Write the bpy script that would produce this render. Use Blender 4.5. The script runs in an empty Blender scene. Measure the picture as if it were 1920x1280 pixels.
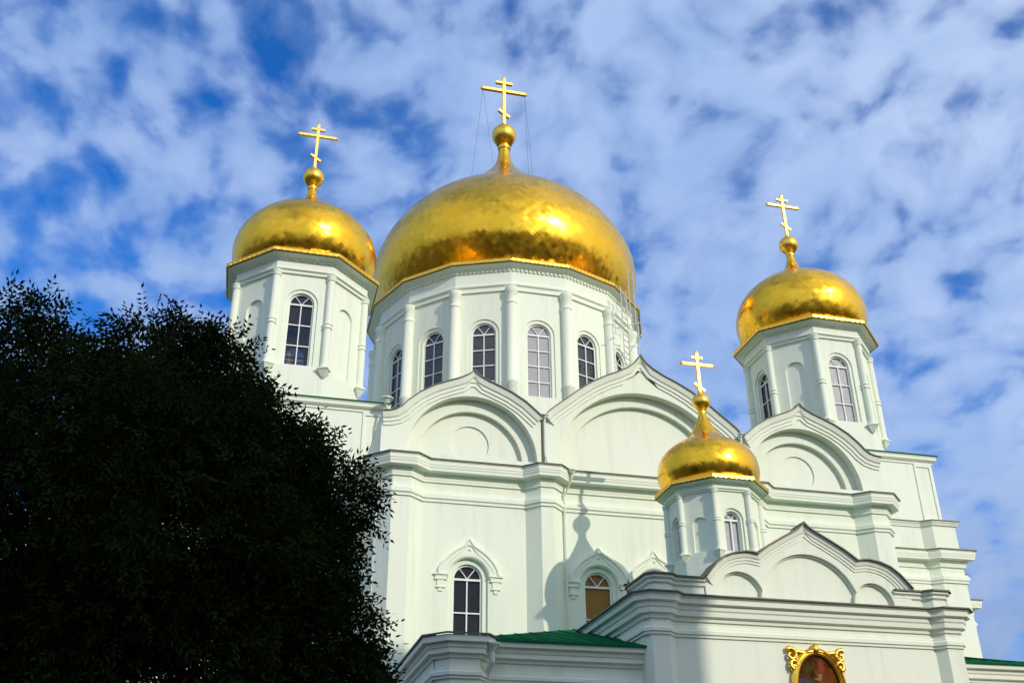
import bpy, math, random
import numpy as np
from mathutils import Vector, Matrix
from mathutils.geometry import tessellate_polygon
R = math.radians
sc = bpy.context.scene
col = sc.collection
random.seed(7)
rng = np.random.default_rng(7)

# ------------------------------------------------------------------ camera
YAW, PITCH, ROLL = R(14.345), R(27.895), R(-0.417)
fw = Vector((math.sin(YAW)*math.cos(PITCH), math.cos(YAW)*math.cos(PITCH), math.sin(PITCH)))
rt = Vector((math.cos(YAW), -math.sin(YAW), 0))
up = rt.cross(fw)
r2 = rt*math.cos(ROLL) + up*math.sin(ROLL)
u2 = -rt*math.sin(ROLL) + up*math.cos(ROLL)
cd = bpy.data.cameras.new('camera'); cam = bpy.data.objects.new('camera', cd); col.objects.link(cam)
m = Matrix((r2, u2, -fw)).transposed().to_4x4(); m.translation = (-13.304, -41.2, 1.6)
cam.matrix_world = m
cd.sensor_width = 36; cd.lens = 36.075; cd.clip_start = 0.1; cd.clip_end = 6000
sc.camera = cam

# ------------------------------------------------------------------ light
SUN = Vector((0.402, -0.811, 0.424)).normalized()
sl = bpy.data.lights.new('sun', 'SUN'); sl.energy = 2.58; sl.angle = R(0.5); sl.color = (1.0, 0.89, 0.75)
so = bpy.data.objects.new('sun', sl); col.objects.link(so)
so.rotation_euler = SUN.to_track_quat('Z', 'Y').to_euler(); so.location = SUN*80
sc.view_settings.view_transform = 'Standard'; sc.view_settings.look = 'None'
sc.view_settings.exposure = 0; sc.view_settings.gamma = 1

class NT:
    """tiny node-tree helper"""
    def __init__(s, tree): s.t = tree; s.n = tree.nodes; s.l = tree.links
    def add(s, typ, ins=None, **kw):
        n = s.n.new(typ)
        for k, v in kw.items(): setattr(n, k, v)
        for k, v in (ins or {}).items():
            i = n.inputs[k]
            if isinstance(v, bpy.types.NodeSocket): s.l.new(v, i)
            else: i.default_value = v
        return n
    def math(s, op, a, b=0.0, c=0.0, clamp=False):
        return s.add('ShaderNodeMath', {0: a, 1: b, 2: c}, operation=op, use_clamp=clamp).outputs[0]
    def vmath(s, op, a, b=(0, 0, 0)):
        n = s.add('ShaderNodeVectorMath', {0: a, 1: b}, operation=op); return n.outputs[0]
    def noise(s, vec, scale, detail=4, rough=.55, dist=0.0):
        return s.add('ShaderNodeTexNoise', {'Vector': vec, 'Scale': scale, 'Detail': detail, 'Roughness': rough, 'Distortion': dist}).outputs['Fac']
    def ramp(s, fac, stops):
        n = s.add('ShaderNodeValToRGB', {0: fac}); e = n.color_ramp.elements
        while len(e) < len(stops): e.new(.5)
        for i, (p, c) in enumerate(stops): e[i].position = p; e[i].color = (*c, 1) if len(c) == 3 else c
        return n.outputs[0]
    def mix(s, fac, a, b, blend='MIX'):
        n = s.add('ShaderNodeMix', data_type='RGBA', blend_type=blend)
        for i, v in ((0, fac), (6, a), (7, b)):
            if isinstance(v, bpy.types.NodeSocket): s.l.new(v, n.inputs[i])
            else: n.inputs[i].default_value = v if i == 0 else (*v, 1)
        return n.outputs[2]

# ------------------------------------------------------------------ sky with altocumulus
w = bpy.data.worlds.new('World'); sc.world = w; w.use_nodes = True
T = NT(w.node_tree)
for n in list(T.n): T.n.remove(n)
sky = T.add('ShaderNodeTexSky', sky_type='NISHITA')
sky.sun_disc = False; sky.sun_elevation = R(25.1); sky.sun_rotation = math.atan2(SUN.x, SUN.y)
sky.air_density = 1.0; sky.dust_density = 0.3; sky.ozone_density = 3.0
skyc = T.mix(1.0, sky.outputs[0], (0.07, 0.66, 1.38), 'MULTIPLY')
skyc = T.vmath('SCALE', skyc); skyc.node.inputs['Scale'].default_value = 0.14
tc = T.add('ShaderNodeTexCoord').outputs['Generated']
sep = T.add('ShaderNodeSeparateXYZ', {0: tc})
el = T.math('MAXIMUM', sep.outputs[2], 0.0)
dz = T.math('ADD', el, 0.50)
px = T.math('DIVIDE', sep.outputs[0], dz); py = T.math('DIVIDE', sep.outputs[1], dz)
P = T.add('ShaderNodeCombineXYZ', {0: px, 1: py, 2: 0.0}).outputs[0]
warp = T.add('ShaderNodeTexNoise', {'Vector': P, 'Scale': 6.0, 'Detail': 2.0}).outputs['Color']
wv = T.vmath('SCALE', T.vmath('SUBTRACT', warp, (.5, .5, .5))); wv.node.inputs['Scale'].default_value = 0.075
Pw = T.vmath('ADD', T.add('ShaderNodeMapping', {'Vector': P, 'Rotation': (0, 0, R(20)), 'Scale': (1.1, .95, 1)}).outputs[0], wv)
cover = T.noise(T.vmath('ADD', P, (3.3, 1.7, 0)), 5.0, 2, .5)
puff = T.noise(Pw, 20.0, 4, .44)
fine = T.noise(Pw, 46.0, 3, .5)
dens = T.math('ADD', T.math('ADD', T.math('MULTIPLY', cover, .62), T.math('MULTIPLY', puff, 1.34)), T.math('MULTIPLY', fine, .20))
# the veil thickens towards the east and the horizon
dens = T.math('ADD', dens, T.math('MULTIPLY', T.math('MAXIMUM', sep.outputs[0], -.25), 0.22))
dens = T.math('ADD', dens, T.math('MULTIPLY', T.math('MAXIMUM', T.math('SUBTRACT', -.32, sep.outputs[0]), 0.0), 0.6))  # extra cover added outside the view, so the domes mirror less blue
dens = T.math('ADD', dens, T.math('MULTIPLY', T.math('SUBTRACT', 0.6, el), 0.10))
cl = T.ramp(T.math('SUBTRACT', dens, .5), [(.26, (.02, .02, .02)), (.40, (.20, .20, .20)), (.50, (.46, .46, .46)), (.61, (.78, .78, .78)), (.80, (1, 1, 1))])
cshade = T.mix(T.noise(Pw, 11.0, 3, .5), (.20, .385, .76), (.49, .62, .93))
# cloud seen towards the sun is brighter and whiter
sd = T.add('ShaderNodeVectorMath', {0: tc, 1: tuple(SUN)}, operation='DOT_PRODUCT').outputs['Value']
sd = T.math('POWER', T.math('MULTIPLY', T.math('ADD', sd, .35, clamp=False), .74, clamp=True), 1.5)
glow = T.vmath('SCALE', T.add('ShaderNodeCombineXYZ', {0: .84, 1: .74, 2: .42}).outputs[0]); T.l.new(sd, glow.node.inputs['Scale'])
dim = T.math('MINIMUM', T.math('ADD', T.math('MULTIPLY', el, 1.05), .64), 1.0)
cshade = T.vmath('SCALE', cshade); T.l.new(dim, cshade.node.inputs['Scale'])
cshade = T.vmath('ADD', cshade, glow)
cols = T.mix(cl, skyc, cshade)
bg = T.add('ShaderNodeBackground', {'Color': cols, 'Strength': 1.0})
T.l.new(bg.outputs[0], T.add('ShaderNodeOutputWorld').inputs[0])

# ------------------------------------------------------------------ materials
def material(name):
    mt = bpy.data.materials.new(name); mt.use_nodes = True
    for n in list(mt.node_tree.nodes): mt.node_tree.nodes.remove(n)
    t = NT(mt.node_tree); out = t.add('ShaderNodeOutputMaterial'); return mt, t, out
def principled(t, out, **ins):
    n = t.add('ShaderNodeBsdfPrincipled', {k.replace('_', ' '): v for k, v in ins.items()})
    t.l.new(n.outputs[0], out.inputs[0]); return n
def objco(t): return t.add('ShaderNodeNewGeometry').outputs['Position']

def wall_mat(name, base, dirt=.12):
    mt, t, out = material(name); p = objco(t)
    big = t.noise(p, .35, 4, .6)
    streak = t.noise(t.add('ShaderNodeMapping', {'Vector': p, 'Scale': (2.6, 2.6, .22)}).outputs[0], 1.0, 5, .62)
    fine = t.noise(p, 9.0, 3, .6)
    c = t.mix(t.math('MULTIPLY', t.ramp(big, [(.35, (0, 0, 0)), (.75, (1, 1, 1))]), .35), base, tuple(b*f for b, f in zip(base, (.95, .965, .91))))
    c = t.mix(t.math('MULTIPLY', t.ramp(streak, [(.52, (0, 0, 0)), (.78, (1, 1, 1))]), dirt*2.2), c, tuple(b*.72 for b in base))
    c = t.mix(t.math('MULTIPLY', t.ramp(fine, [(.55, (0, 0, 0)), (.8, (1, 1, 1))]), .10), c, tuple(b*.8 for b in base))
    h = t.math('ADD', t.math('MULTIPLY', fine, .6), t.noise(p, 1.4, 3, .5))
    b = t.add('ShaderNodeBump', {'Height': h, 'Strength': .22, 'Distance': .03})
    principled(t, out, Base_Color=c, Roughness=.82, Normal=b.outputs[0], Specular_IOR_Level=.25)
    return mt
WALL = wall_mat('lime_washed_wall', (.805, .862, .72), .20)
TRIM = wall_mat('lime_washed_trim', (.815, .872, .735), .10)

def gold_mat(name, cells, tilt, rough):
    mt, t, out = material(name)
    uv = t.add('ShaderNodeUVMap').outputs[0]
    s = t.add('ShaderNodeSeparateXYZ', {0: uv})
    jit = t.add('ShaderNodeTexNoise', {'Vector': uv, 'Scale': 40.0}).outputs['Color']
    a = t.math('MULTIPLY', t.math('ADD', s.outputs[0], s.outputs[1]), cells)
    b = t.math('MULTIPLY', t.math('SUBTRACT', s.outputs[0], s.outputs[1]), cells)
    fa, fb = t.math('FLOOR', a), t.math('FLOOR', b)
    cell = t.add('ShaderNodeCombineXYZ', {0: fa, 1: fb, 2: 0.0}).outputs[0]
    wn = t.add('ShaderNodeTexWhiteNoise', {'Vector': cell}, noise_dimensions='2D')
    d = t.vmath('SCALE', t.vmath('SUBTRACT', wn.outputs['Color'], (.5, .5, .5))); d.node.inputs['Scale'].default_value = tilt
    p = objco(t)
    wob = t.add('ShaderNodeTexNoise', {'Vector': p, 'Scale': 1.6, 'Detail': 3.0}).outputs['Color']
    d2 = t.vmath('SCALE', t.vmath('SUBTRACT', wob, (.5, .5, .5))); d2.node.inputs['Scale'].default_value = tilt*1.7
    nrm = t.add('ShaderNodeNewGeometry').outputs['Normal']
    n = t.vmath('NORMALIZE', t.vmath('ADD', nrm, t.vmath('ADD', d, d2)))
    ea = t.math('ABSOLUTE', t.math('SUBTRACT', t.math('FRACT', a), .5)); eb = t.math('ABSOLUTE', t.math('SUBTRACT', t.math('FRACT', b), .5))
    edge = t.math('GREATER_THAN', t.math('MAXIMUM', ea, eb), .462)
    tone = t.mix(wn.outputs['Value'], (1.0, .53, .028), (1.0, .585, .048))
    c = t.mix(t.math('MULTIPLY', edge, .07), tone, (.55, .27, .02))
    rg = t.math('ADD', t.math('MULTIPLY', wn.outputs['Value'], .07), rough)
    principled(t, out, Base_Color=c, Metallic=1.0, Roughness=rg, Normal=n)
    return mt
GOLD = gold_mat('gilded_dome_sheet', 1.0, .09, .215)
def plain_gold(name, rough, c=(1.0, .62, .085)):
    mt, t, out = material(name); p = objco(t)
    b = t.add('ShaderNodeBump', {'Height': t.noise(p, 6.0, 3), 'Strength': .25, 'Distance': .05})
    principled(t, out, Base_Color=(*c, 1), Metallic=1.0, Roughness=rough, Normal=b.outputs[0]); return mt
GOLDTRIM = plain_gold('gilded_trim', .32)
GOLDX = plain_gold('gilded_cross', .45, (1.0, .62, .13))

def simple(name, c, rough=.6, metal=0.0, var=.15, scale=3.0, spec=.5):
    mt, t, out = material(name); p = objco(t)
    cc = t.mix(t.noise(p, scale, 4, .6), tuple(x*(1-var) for x in c), tuple(x*(1+var) for x in c))
    principled(t, out, Base_Color=cc, Roughness=rough, Metallic=metal, Specular_IOR_Level=spec); return mt
GREEN = simple('green_roof_paint', (.004, .13, .045), .9, 0, .25, 1.2, .03)
FLASH = simple('weathered_flashing', (.11, .105, .08), .55, .3, .3, 2.0)
FRAMEM = simple('white_window_frame', (.80, .82, .78), .5)
PIPE = simple('painted_downpipe', (.72, .77, .68), .45)
STEEL = simple('grey_steel', (.55, .56, .52), .45, .4)
WIRE = simple('dark_wire', (.12, .15, .22), .5)
BARK = simple('bark', (.06, .045, .03), .9, 0, .3, 8)
GROUND = simple('paving_ground', (.058, .05, .034), .9, 0, .25, .3)
TOWERM = simple('bell_tower_stucco', (.50, .45, .36), .85, 0, .1, .5)

def glass_mat(name, c, rough=.06, spec=.6, fold=0.0, dark=None):
    mt, t, out = material(name); p = objco(t)
    vr = t.add('ShaderNodeObjectInfo').outputs['Random']
    base = t.mix(t.math('ADD', t.math('MULTIPLY', t.noise(p, 1.3, 3), .5), t.math('MULTIPLY', vr, .5)), tuple(x*.6 for x in c), tuple(x*1.4 for x in c))
    if fold:
        s = t.add('ShaderNodeSeparateXYZ', {0: p})
        q = t.add('ShaderNodeCombineXYZ', {0: t.math('MULTIPLY', t.math('ADD', s.outputs[0], s.outputs[1]), 7.0), 1: 0.0, 2: t.math('MULTIPLY', s.outputs[2], .25)}).outputs[0]
        base = t.mix(t.math('MULTIPLY', t.noise(q, 1.0, 2), fold), base, dark)
    b = t.add('ShaderNodeBump', {'Height': t.noise(p, 2.2, 2), 'Strength': .14, 'Distance': .05})
    principled(t, out, Base_Color=base, Roughness=rough, Specular_IOR_Level=spec, Normal=b.outputs[0]); return mt
PANE = glass_mat('dark_window_glass', (.022, .025, .033), .05, .8)
PANE_PALE = glass_mat('pane_painted_cloud_reflection', (.42, .42, .43), .12, .5, .5, (.27, .28, .30))  # pale colour stands for bright cloud reflected in the glass
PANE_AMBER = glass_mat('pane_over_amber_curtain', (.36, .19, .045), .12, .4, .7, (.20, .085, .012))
mt, t, out = material('clear_window_glass')
g = t.add('ShaderNodeBsdfGlossy', {'Color': (1, 1, 1, 1), 'Roughness': .03}); tr = t.add('ShaderNodeBsdfTransparent', {'Color': (.55, .6, .68, 1)})
mx = t.add('ShaderNodeMixShader', {0: t.add('ShaderNodeFresnel', {'IOR': 1.45}).outputs[0], 1: tr.outputs[0], 2: g.outputs[0]})
t.l.new(mx.outputs[0], out.inputs[0]); PANE_CLEAR = mt
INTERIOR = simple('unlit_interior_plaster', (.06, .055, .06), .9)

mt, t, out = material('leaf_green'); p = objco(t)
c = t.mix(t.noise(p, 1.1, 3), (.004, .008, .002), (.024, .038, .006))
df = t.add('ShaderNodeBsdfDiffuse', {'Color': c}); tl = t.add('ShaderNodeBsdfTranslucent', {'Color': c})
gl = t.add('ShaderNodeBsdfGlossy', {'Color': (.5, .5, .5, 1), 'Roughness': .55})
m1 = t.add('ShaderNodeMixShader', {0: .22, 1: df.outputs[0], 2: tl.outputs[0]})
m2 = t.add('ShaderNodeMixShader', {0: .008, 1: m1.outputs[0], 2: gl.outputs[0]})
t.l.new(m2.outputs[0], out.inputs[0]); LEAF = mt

mt, t, out = material('icon_painting'); p = objco(t)
sp = t.add('ShaderNodeSeparateXYZ', {0: p})
wx_ = t.math('MULTIPLY', t.math('SUBTRACT', t.noise(p, 7.0, 4, .65), .5), .55); wz_ = t.math('MULTIPLY', t.math('SUBTRACT', t.noise(t.vmath('ADD', p, (7, 3, 1)), 7.0, 4, .65), .5), .55)
c = t.ramp(t.noise(p, 6.0, 4, .6), [(.3, (.028, .009, .002)), (.55, (.075, .022, .004)), (.75, (.15, .05, .010))])
for bx_, bz_, rx_, rz_, cc in [(-.22, .52, .20, .20, (.045, .060, .010)), (.12, .56, .16, .22, (.26, .055, .022)), (.30, .22, .20, .34, (.16, .045, .008)), (-.30, .12, .17, .24, (.04, .075, .115)), (-.06, .14, .16, .20, (.05, .05, .02)),
                               (.10, -.05, .20, .22, (.36, .20, .055)), (-.12, -.10, .12, .16, (.020, .055, .15)), (.38, -.14, .12, .20, (.02, .07, .07)), (.06, .30, .10, .10, (.34, .17, .07)), (-.25, -.42, .3, .3, (.20, .05, .02)), (.2, -.5, .3, .3, (.05, .06, .10))]:
    dx_ = t.math('DIVIDE', t.math('ADD', t.math('SUBTRACT', sp.outputs[0], .10+bx_), wx_), rx_); dz_ = t.math('DIVIDE', t.math('ADD', t.math('SUBTRACT', sp.outputs[2], 5.68+bz_), wz_), rz_)
    q_ = t.math('ADD', t.math('MULTIPLY', dx_, dx_), t.math('MULTIPLY', dz_, dz_))
    c = t.mix(t.math('MULTIPLY', t.ramp(q_, [(.15, (1, 1, 1)), (1.0, (0, 0, 0))]), .85), c, tuple(.95*v_ for v_ in cc))
principled(t, out, Base_Color=c, Roughness=.7, Specular_IOR_Level=.04); ICON = mt

# ------------------------------------------------------------------ mesh helpers
class M:
    def __init__(s): s.v = []; s.f = []; s.uv = {}
    def add(s, vs, fs):
        o = len(s.v); s.v += [tuple(x) for x in vs]; s.f += [tuple(i+o for i in f) for f in fs]; return o
    def box(s, x0, y0, z0, x1, y1, z1):
        s.add([(x0,y0,z0),(x1,y0,z0),(x1,y1,z0),(x0,y1,z0),(x0,y0,z1),(x1,y0,z1),(x1,y1,z1),(x0,y1,z1)],
              [(0,3,2,1),(4,5,6,7),(0,1,5,4),(1,2,6,5),(2,3,7,6),(3,0,4,7)])
    def prism(s, poly, z0, z1, f=None):
        f = f or (lambda a, b, c: (a, b, c)); n = len(poly)
        s.add([f(x, y, z0) for x, y in poly] + [f(x, y, z1) for x, y in poly],
              [tuple(range(n))[::-1], tuple(range(n, 2*n))] + [(i, (i+1) % n, n+(i+1) % n, n+i) for i in range(n)])
    def tube(s, a, b, r, n=8, r1=None):
        a, b = Vector(a), Vector(b); d = (b-a).normalized(); r1 = r if r1 is None else r1
        x = d.orthogonal().normalized(); y = d.cross(x); vs = []
        for p, q in ((a, r), (b, r1)):
            vs += [p + (x*math.cos(6.28318*i/n) + y*math.sin(6.28318*i/n))*q for i in range(n)]
        s.add(vs, [(i, (i+1) % n, n+(i+1) % n, n+i) for i in range(n)] + [tuple(range(n))[::-1], tuple(range(n, 2*n))])
    def path_tube(s, pts, r, n=8):
        for a, b in zip(pts, pts[1:]): s.tube(a, b, r, n)
        for p in pts[1:-1]: s.lathe([(.001, -r), (r*.7, -r*.7), (r, 0), (r*.7, r*.7), (.001, r)], p[0], p[1], n, dz=p[2])
    def lathe(s, prof, cx, cy, n=24, dz=0.0, uvs=None, rot=0.0):
        o = len(s.v); k = len(prof)
        for r, z in prof:
            for i in range(n):
                a = rot + 2*math.pi*i/n; s.v.append((cx+r*math.cos(a), cy+r*math.sin(a), z+dz))
        for j in range(k-1):
            for i in range(n):
                i2 = (i+1) % n
                if uvs: s.uv[len(s.f)] = [(i/n*uvs[0], uvs[1][j]), ((i+1)/n*uvs[0], uvs[1][j]), ((i+1)/n*uvs[0], uvs[1][j+1]), (i/n*uvs[0], uvs[1][j+1])]
                s.f.append((o+j*n+i, o+j*n+i2, o+(j+1)*n+i2, o+(j+1)*n+i))
    def sweep(s, path, prof, f, closed=False, side=-1, capped=True, apex=None):
        """path: 2D points; prof: (offset along the outward normal, height); f(a, b, h) -> xyz"""
        n = len(path); nr = []
        for i in range(n - (0 if closed else 1)):
            a, b = path[i], path[(i+1) % n]; dx, dy = b[0]-a[0], b[1]-a[1]; L = math.hypot(dx, dy)
            nr.append((-dy/L*side*-1*-1, dx/L*side*-1*-1) if False else (dy/L*-side, -dx/L*-side))
        o = len(s.v); k = len(prof)
        for i in range(n):
            if closed: n1, n2 = nr[i-1], nr[i]
            else: n1, n2 = nr[max(i-1, 0)], nr[min(i, n-2)]
            q = max(1+n1[0]*n2[0]+n1[1]*n2[1], .45); mx_, my_ = (n1[0]+n2[0])/q, (n1[1]+n2[1])/q
            for d, h in prof:
                a_, b_ = path[i][0]+mx_*d, path[i][1]+my_*d
                if apex and d < 0:
                    lim = apex[1] + d*1.25       # nothing of an inner line may cross the axis under the point
                    if (path[i][0]-apex[0])*(a_-apex[0]) <= 0 or abs(path[i][0]-apex[0]) < 1e-6: a_, b_ = apex[0], lim
                    elif b_ < lim and abs(a_-apex[0]) < abs(d)*.6: b_ = lim
                s.v.append(f(a_, b_, h))
        for i in range(n if closed else n-1):
            j = (i+1) % n
            for q in range(k-1): s.f.append((o+i*k+q, o+j*k+q, o+j*k+q+1, o+i*k+q+1))
        if not closed and capped:
            s.f.append(tuple(o+q for q in range(k))); s.f.append(tuple(o+(n-1)*k+q for q in range(k))[::-1])
    def poly_holes(s, loops, f):
        tri = tessellate_polygon([[Vector((a, b, 0)) for a, b in l] for l in loops])
        flat = [p for l in loops for p in l]; s.add([f(a, b) for a, b in flat], [tuple(x) for x in tri])
    def build(s, name, mat, parent=None, smooth=False, angle=None):
        me = bpy.data.meshes.new(name); me.from_pydata([tuple(map(float, q)) for q in s.v], [], s.f); me.materials.append(mat)
        if s.uv:
            ul = me.uv_layers.new(name='UVMap')
            for i, pl in enumerate(me.polygons):
                for k, li in enumerate(pl.loop_indices): ul.data[li].uv = s.uv[i][k] if i in s.uv else (0, 0)
        me.update()
        if smooth:
            me.shade_smooth()
            if angle: me.set_sharp_from_angle(angle=R(angle))
        o = bpy.data.objects.new(name, me); col.objects.link(o)
        if parent is not None: o.parent = parent
        return o

def tag(o, label=None, cat=None, group=None, kind=None):
    for k, v in (('label', label), ('category', cat), ('group', group), ('kind', kind)):
        if v: o[k] = v
    return o
def empty(name, loc=(0, 0, 0)):
    o = bpy.data.objects.new(name, None); o.location = loc; o.empty_display_size = .5; col.objects.link(o); return o
def dup(o, parent, matrix=None):
    c = o.copy(); col.objects.link(c); c.parent = parent
    if matrix is not None: c.matrix_local = matrix
    for ch in o.children:
        d = ch.copy(); col.objects.link(d); d.parent = c
    return c
XY = lambda a, b, h: (a, b, h)

def arc(cx, cz, r, a0, a1, n):
    return [(cx+r*math.cos(R(a0+(a1-a0)*i/n)), cz+r*math.sin(R(a0+(a1-a0)*i/n))) for i in range(n+1)]
def arch_wall(mw, f, x0, x1, z0, z1, holes, n=18):
    """flat wall panel with arched openings; f(x, depth, z) -> xyz; holes: (cx, zb, zs, [(halfwidth, depth), ...], backed)"""
    xs = x0
    def quad(a, b, c, d): mw.add([a, b, c, d], [(0, 1, 2, 3)])
    for cx, zb, zs, steps, backed in sorted(holes):
        hw = steps[0][0]
        quad(f(xs, 0, z0), f(cx-hw, 0, z0), f(cx-hw, 0, z1), f(xs, 0, z1))
        quad(f(cx-hw, 0, z0), f(cx+hw, 0, z0), f(cx+hw, 0, zb), f(cx-hw, 0, zb))
        A = arc(cx, zs, hw, 180, 0, n)
        for a, b in zip(A, A[1:]): quad(f(a[0], 0, a[1]), f(b[0], 0, b[1]), f(b[0], 0, z1), f(a[0], 0, z1))
        d0 = 0.0
        for i, (h, d) in enumerate(steps):
            lp = [(cx-h, zb)] + arc(cx, zs, h, 180, 0, n) + [(cx+h, zb)]
            for a, b in zip(lp, lp[1:]+lp[:1]): quad(f(a[0], d0, a[1]), f(b[0], d0, b[1]), f(b[0], d, b[1]), f(a[0], d, a[1]))
            if i+1 < len(steps):
                h2 = steps[i+1][0]; l2 = [(cx-h2, zb)] + arc(cx, zs, h2, 180, 0, n) + [(cx+h2, zb)]
                for a, b, c, e in zip(lp, lp[1:], l2[1:], l2): quad(f(a[0], d, a[1]), f(b[0], d, b[1]), f(c[0], d, c[1]), f(e[0], d, e[1]))
            elif backed:
                mw.add([f(a, d, b) for a, b in lp], [tuple(range(len(lp)))[::-1]])
            d0 = d
        xs = cx+hw
    quad(f(xs, 0, z0), f(x1, 0, z0), f(x1, 0, z1), f(xs, 0, z1))

def window(parent, mtx, hw, h, rows, pane_mat, bar=.05, label=None, cols=2, fan=True):
    """arched window in local x/z, y = into the wall; spring at height h above the sill"""
    fr = M(); F = lambda a, b, d: (a, d, b)
    loop = [(-hw, 0)] + arc(0, h, hw, 180, 0, 18) + [(hw, 0)]
    fr.sweep(loop, [(-bar*1.5, .0), (-bar*1.5, -.05), (0, -.05), (0, .03)], lambda a, b, d: (a, d, b), closed=True, side=1)
    def bx(x0, z0, x1, z1, y=-.04): fr.box(x0, y, z0, x1, .025, z1)
    e = bar*.5
    if cols == 2: bx(-e, bar, e, h-e)
    bx(-hw+bar, h-bar*.8, hw-bar, h+bar*.8, -.052)
    for i in range(1, rows): bx(-hw+bar, h*i/rows-e, hw-bar, h*i/rows+e, -.044)
    if fan:
        for s in (-1, 1):
            pts = [(0, h+bar*.5), (s*hw*.22, h+hw*.34), (s*hw*.58, h+hw*.80)]
            for (a, b), (c, d) in zip(pts, pts[1:]): fr.tube((a, -.02, b), (c, -.02, d), e*.9, 6)
    wo = fr.build('window', FRAMEM, parent); wo.matrix_local = mtx
    if label: wo['label'] = label
    pm = M(); lp = [(-hw+.02, .01)] + arc(0, h, hw-.02, 180, 0, 18) + [(hw-.02, .01)]
    pm.prism([(a, b) for a, b in lp], .03, .045, lambda a, b, d: (a, d, b))
    pm.build('pane', pane_mat, wo)
    return wo

def pchip(x, y, xi):
    x = np.array(x, float); y = np.array(y, float); h = np.diff(x); d = np.diff(y)/h; mm = np.zeros_like(y)
    mm[1:-1] = np.where(d[1:]*d[:-1] > 0, 2*d[1:]*d[:-1]/(d[1:]+d[:-1]+1e-12), 0); mm[0] = d[0]; mm[-1] = d[-1]
    k = np.clip(np.searchsorted(x, xi)-1, 0, len(h)-1); tt = (xi-x[k])/h[k]
    return (2*tt**3-3*tt**2+1)*y[k]+(tt**3-2*tt**2+tt)*h[k]*mm[k]+(-2*tt**3+3*tt**2)*y[k+1]+(tt**3-tt**2)*h[k]*mm[k+1]

# ------------------------------------------------------------------ ground
gm = M(); gm.add([(-2500, -2500, 0), (2500, -2500, 0), (2500, 2500, 0), (-2500, 2500, 0)], [(0, 1, 2, 3)])
tag(gm.build('ground', GROUND), kind='structure')

# ------------------------------------------------------------------ cathedral
CA = empty('cathedral')
tag(CA, 'pale mint white church with gold onion domes topped by crosses', 'cathedral')
PI = math.pi

def ngon(cx, cy, r, n):     # vertices counter-clockwise, one face towards -Y between vertex 0 and 1
    return [(cx+r*math.cos(-PI/2+2*PI/n*(k-.5)), cy+r*math.sin(-PI/2+2*PI/n*(k-.5))) for k in range(n)]
def face_frame(cx, cy, ap, n, k):   # face k of the n-gon; x to the right seen from outside
    a = -PI/2 + 2*PI/n*k; nx, ny = math.cos(a), math.sin(a); tx, ty = -ny, nx
    f = lambda x, d, z: (cx+nx*(ap-d)+tx*x, cy+ny*(ap-d)+ty*x, z)
    mt_ = lambda z, d: Matrix(((tx, -nx, 0, cx+nx*(ap-d)), (ty, -ny, 0, cy+ny*(ap-d)), (0, 0, 1, z), (0, 0, 0, 1)))
    return f, mt_

def onion(cx, cy, prof, n, uvrep, name='dome'):
    zs = [z for z, r in prof]; rs = [r for z, r in prof]
    zi = np.linspace(zs[0], zs[-1], 64); ri = pchip(zs, rs, zi)
    L = np.concatenate([[0], np.cumsum(np.hypot(np.diff(zi), np.diff(ri)))])
    circ = 2*PI*max(rs)
    d = M(); d.lathe(list(zip(ri, zi)), cx, cy, n, uvs=(uvrep, list(L/circ*uvrep)))
    return d.build(name, GOLD, CA, True)
def ball_and_cross(dome, cx, cy, neck, zb, rb, zt, bar, hb, top, ht, slant, hs, th):
    b = M()
    pr = [(neck*.95, zb-rb*1.55), (neck*1.25, zb-rb*1.45), (neck*1.25, zb-rb*1.2), (neck*.95, zb-rb*1.12), (neck*1.5, zb-rb*.98)]
    pr += [(rb*math.cos(R(q)), zb+rb*math.sin(R(q))) for q in range(-60, 85, 8)] + [(th*.9, zb+rb), (th*.9, zb+rb*1.25), (.01, zb+rb*1.25)]
    b.lathe(pr, cx, cy, 28); b.build('finial_ball', GOLDTRIM, dome, True, 40)
    c = M(); t2 = th/2
    def bar_(x0, z0, x1, z1, y, w_):
        dx, dz_ = x1-x0, z1-z0; L = math.hypot(dx, dz_); nx, nz = -dz_/L*w_/2, dx/L*w_/2
        c.prism([(cx+x0+nx, z0+nz), (cx+x0-nx, z0-nz), (cx+x1-nx, z1-nz), (cx+x1+nx, z1+nz)], cy-y, cy+y, lambda a, b_, d: (a, d, b_))
    bar_(0, zb+rb*.9, 0, zt, t2, th)
    bar_(-bar, hb, bar, hb, t2*1.05, th*.95)
    bar_(-top, ht, top, ht, t2*1.03, th*.85)
    bar_(-slant, hs+slant*.72, slant, hs-slant*.72, t2*1.04, th*.85)
    for x, z in ((-bar, hb), (bar, hb), (0, zt)): c.lathe([(.001, -th*.62), (th*.6, -th*.4), (th*.72, 0), (th*.6, th*.4), (.001, th*.62)], cx+x, cy, 10, dz=z)
    c.build('cross', GOLDX, dome)

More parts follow.
